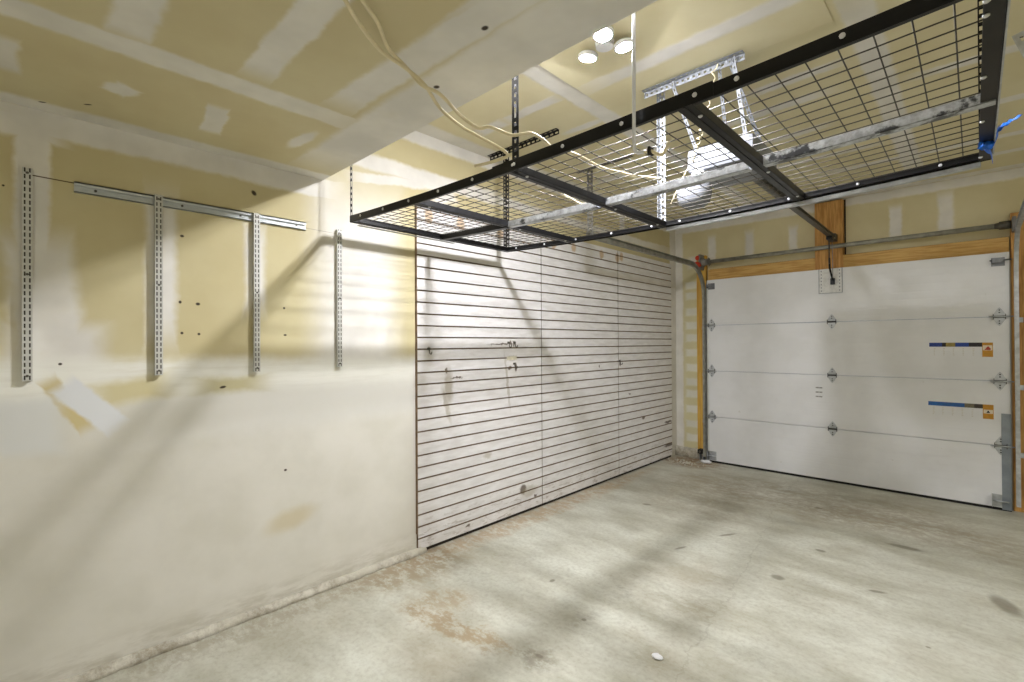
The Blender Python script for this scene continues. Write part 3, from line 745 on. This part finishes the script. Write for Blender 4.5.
# hanger: ceiling angle and perforated straps
bm = NB(); perf_angle(bm, (-1.34, 2.49, HC-.012), (-.80, 2.49, HC-.012), (0, -1, 0), (0, 0, -1), .034, pitch=.03, slot=.01, slotlen=.012); part('ceiling_angle', bm, M['strap'], op)
def strap(a, b, w=.026):
    a, b = Vector(a), Vector(b); bm = NB(); perf(bm, a, b, (0.85, -.5, 0), w, pitch=.03, slot=.009, slotlen=.014); return part('hanger_strap', bm, M['strap'], op)
strap((-1.18, 2.48, HC-.02), (-1.12, 2.66, 2.47)); strap((-.86, 2.48, HC-.02), (-.86, 2.66, 2.47)); strap((-.93, 2.48, HC-.02), (-1.06, 2.98, 2.47)); strap((-.88, 2.48, HC-.02), (-.86, 2.98, 2.47))
# coil of bell wire around the opener
bm = NB(); pts = []
A_, B_ = Vector((-.93, 2.46, HC-.03)), Vector((-1.13, 2.62, 2.40))
for k in range(60):
    tt = k/59; p = A_.lerp(B_, tt)+Vector((.012*math.cos(k*1.1), .012*math.sin(k*1.1), -.05*math.sin(PI*tt))); pts.append(p)
pts += [Vector((-1.18, 2.62, 2.33)), Vector((-1.22, 2.61, 2.24)), Vector((-1.24, 2.60, 2.19))]
tube(bm, pts, .003, 5); part('control_wire', bm, M['cable'], op)

# ------------------------------------------------------------------ cables
def cable(name, pts, r, lab, m=None, sp=5):
    return tag(obj(name, tube(NB(), smooth_path(pts, sp), r, 8), m or M['cable']), lab, 'cable', 'loose ivory cables')
cable('electrical_cable', [(-1.10, .47, 2.34), (-1.177, .6, 2.3), (-1.232, .666, 2.3), (-1.302, .776, 2.3), (-1.325, .881, 2.298), (-1.312, .95, 2.263), (-1.361, 1.05, 2.238), (-1.335, 1.13, 2.188), (-1.288, 1.2, 2.148), (-1.245, 1.25, 2.113), (-1.236, 1.265, 2.095), (-1.262, 1.26, 2.088), (-1.31, 1.24, 2.081), (-1.366, 1.22, 2.078)],
      .006, 'ivory cable hanging from the low ceiling whose bent end stops left of the black upright')
cable('electrical_cable', [(-1.08, .5, 2.345), (-1.158, .638, 2.31), (-1.217, .719, 2.315), (-1.29, .797, 2.31), (-1.334, .887, 2.31), (-1.301, .93, 2.251), (-1.283, .99, 2.237), (-1.287, 1.08, 2.199), (-1.26, 1.14, 2.164), (-1.24, 1.18, 2.174), (-1.199, 1.24, 2.152), (-1.17, 1.27, 2.155), (-1.15, 1.305, 2.162), (-1.15, 1.37, 2.158), (-1.165, 1.462, 2.150), (-1.136, 1.547, 2.152), (-1.146, 1.738, 2.153), (-1.12, 1.84, 2.151), (-1.09, 1.952, 2.152), (-1.025, 2.054, 2.150)],
      .006, 'ivory cable from the low ceiling that runs over the rack edge and across its mesh')
cable('electrical_cable', [(-1.34, 1.40, 2.150), (-1.373, 1.48, 2.150), (-1.407, 1.656, 2.151), (-1.473, 1.878, 2.150), (-1.525, 2.146, 2.152), (-1.47, 2.228, 2.150), (-1.478, 2.362, 2.151), (-1.40, 2.382, 2.150)],
      .006, 'short ivory cable lying loose on the mesh beside the far left black upright')
t = thing('hanging_cord', 'straight white cord dropping from the low ceiling edge to the rack front rail', 'cord', (-.721, 1.28, 2.0))
part('cord', tube(NB(), [(-.721, 1.262, 2.60), (-.721, 1.278, 2.376), (-.724, 1.28, 2.0), (-.722, 1.28, 1.972), (-.712, 1.28, 1.962), (-.69, 1.28, 1.958)], .0055, 10), M['white_plastic'], t)
part('hook_end', tube(NB(), smooth_path([(-.69, 1.28, 1.958), (-.672, 1.282, 1.957), (-.655, 1.285, 1.945), (-.64, 1.29, 1.94), (-.63, 1.295, 1.955), (-.625, 1.30, 1.975)], 4), .005, 8), M['cable'], t)
bm = NB(); box(bm, -.677, -.668, 1.27, 1.295, 1.945, 1.968); part('clip', bm, M['rubber'], t, .002)

# ------------------------------------------------------------------ photo eye and debris
t = thing('photo_eye_sensor', 'small dark door safety sensor on a bracket low beside the yellow jamb', 'sensor', (-2.33, 5.66, .1))
bm = NB(); box(bm, -2.37, -2.305, 5.62, 5.70, .085, .135); part('housing', bm, M['rubber'], t, .006)
bm = NB(); box(bm, -2.35, -2.346, 5.63, 5.69, .002, .09); box(bm, -2.31, -2.306, 5.63, 5.69, .002, .09); part('bracket', bm, M['zinc'], t)
bm = NB(); tube(bm, [(-2.34, 5.62, .11), (-2.34, 5.612, .11)], .012, 12); part('lens', bm, M['darksteel'], t)
bm = NB(); bmesh.ops.create_icosphere(bm, subdivisions=3, radius=.04)
for v in bm.verts: v.co *= 1+.18*math.sin(v.co.x*130)*math.cos(v.co.y*110)
bmesh.ops.scale(bm, verts=bm.verts[:], vec=(1.5, .9, .5)); bmesh.ops.translate(bm, verts=bm.verts[:], vec=(-2.24, 5.56, .019))
for f in bm.faces: f.smooth = True
tag(obj('foam_scrap', bm, M['white_plastic']), 'crumpled white scrap on the floor at the left foot of the garage door', 'scrap')
bm = NB(); bmesh.ops.create_icosphere(bm, subdivisions=2, radius=.022)
for v in bm.verts: v.co *= 1+.15*math.sin(v.co.x*200)*math.cos(v.co.y*170)
bmesh.ops.scale(bm, verts=bm.verts[:], vec=(1.2, .9, .35)); bmesh.ops.translate(bm, verts=bm.verts[:], vec=(-1.02, 1.98, .007))
tag(obj('plaster_chip', bm, M['white_plastic']), 'pale flat chip of plaster lying on the open concrete floor', 'debris')
bm = NB(); rnd = random.Random(4)
for k in range(60):
    a = rnd.uniform(0, 6.28); r_ = abs(rnd.gauss(0, .13)); s = rnd.uniform(.004, .012)
    x, y = -2.42+r_*math.cos(a)*.9, 5.42+r_*math.sin(a)*.7
    bmesh.ops.create_icosphere(bm, subdivisions=1, radius=s, matrix=Matrix.Translation((x, y, s*.5)))
o = tag(obj('crumbs', bm, M['curb']), 'scatter of plaster crumbs on the floor in the far corner', 'debris'); o['kind'] = 'stuff'

# ------------------------------------------------------------------ ceiling LED lamp (three panels)
lp = thing('ceiling_lamp', 'three-panel white LED lamp glowing on the high ceiling beyond the soffit edge', 'ceiling lamp', (-1.24, 1.925, HC-.006))
hub = Vector((-1.24, 1.925, 2.80))
bm = NB(); tube(bm, [(hub.x, hub.y, HC-.006), (hub.x, hub.y, 2.82), (hub.x, hub.y, 2.815), (hub.x, hub.y, 2.79)], [.03, .03, .045, .04], 20); part('socket', bm, M['white_plastic'], lp)
cent = [(-1.345, 1.941, 2.797), (-1.195, 1.844, 2.797), (-1.173, 1.988, 2.797)]
for c in cent:
    c = Vector(c); out_ = (c-hub); out_.z = 0; out_.normalize()
    bm = NB(); ring = []
    tilt = .16
    N = (Vector((0, 0, -1))+out_*tilt).normalized(); U = N.cross(Vector((0, 1, 0))).normalized(); W = N.cross(U)
    def disc(bm, rs):
        R_ = []
        for r_, h_ in rs: R_.append([bm.verts.new(c+(U*math.cos(a*PI/16)+W*math.sin(a*PI/16))*r_+N*h_) for a in range(32)])
        for A, B in zip(R_, R_[1:]):
            for k in range(32): bm.faces.new((A[k], A[(k+1) % 32], B[(k+1) % 32], B[k])).smooth = True
        bm.faces.new(R_[0]); bm.faces.new(R_[-1][::-1])
    disc(bm, [(.040, -.014), (.048, -.006), (.048, .008), (.038, .0081)]); pn = part('panel', bm, M['white_plastic'], lp)
    bm = NB(); disc(bm, [(.0365, .0083), (.0365, .0098), (.02, .0105)]); o = part('lens', bm, M['led'], pn)
# added fill lights out of view, brightening the room
def fill_light(x, y, z, lab, P_, sz=(1.1, .14)):
    t = thing('fill_strip', lab, 'fill light', (x, y, z))
    bm = NB(); box(bm, -sz[0]/2-.03, sz[0]/2+.03, -sz[1]/2-.02, sz[1]/2+.02, -.03, 0); obj('housing', bm, M['white_steel'], t, .004)
    L = bpy.data.lights.new('fill_strip_area', 'AREA'); L.shape = 'RECTANGLE'; L.size, L.size_y = sz; L.energy = P_; L.color = (.94, .95, 1)
    o = bpy.data.objects.new('fill_strip_area', L); C.objects.link(o); o.parent = t; o.location = (0, 0, -.035)
LED.default_value = 1900
fill_light(.9, -1.2, HL-.002, 'added unseen fill strip under the low ceiling at the back of the garage', 14)
fill_light(2.2, 3.2, HC-.002, 'added unseen fill strip on the high ceiling over the other side of the garage', 30)

t = thing('fill_globe', 'added unseen fill globe under the low ceiling behind the camera', 'fill light', (1.5, -1.0, HL))  # glowing globe added out of view as soft fill
bm = NB(); tube(bm, [(0, 0, -.001), (0, 0, -.03), (0, 0, -.04)], [.06, .06, .04], 20); obj('base', bm, M['white_steel'], t)
bm = NB(); bmesh.ops.create_uvsphere(bm, u_segments=24, v_segments=14, radius=.075); bmesh.ops.translate(bm, verts=bm.verts[:], vec=(0, 0, -.11)); obj('globe', bm, emis('fill globe glow', (.95, .95, 1), 110), t)
w = bpy.data.worlds.new('world'); scn.world = w; w.use_nodes = True
w.node_tree.nodes['Background'].inputs[0].default_value = (.6, .7, .9, 1); w.node_tree.nodes['Background'].inputs[1].default_value = .3

# ------------------------------------------------------------------ camera
yaw, pi_, ro = .7666, .0053, -.0052
fw = Vector((-math.sin(yaw)*math.cos(pi_), math.cos(yaw)*math.cos(pi_), math.sin(pi_)))
r0 = Vector((math.cos(yaw), math.sin(yaw), 0)); u0 = r0.cross(fw)
r = r0*math.cos(ro)+u0*math.sin(ro); u = -r0*math.sin(ro)+u0*math.cos(ro)
cd = bpy.data.cameras.new('camera'); cam = bpy.data.objects.new('camera', cd); C.objects.link(cam)
cam.matrix_world = Matrix.Translation((0, 0, 1.3994)) @ Matrix((r, u, -fw)).transposed().to_4x4()
cd.sensor_width = 36; cd.lens = 479.27/1024*36; cd.clip_start = .02
scn.camera = cam
scn.view_settings.view_transform = 'Standard'; scn.view_settings.look = 'None'
scn.view_settings.gamma = 1; scn.view_settings.use_curve_mapping = False
scn.view_settings.exposure = .32
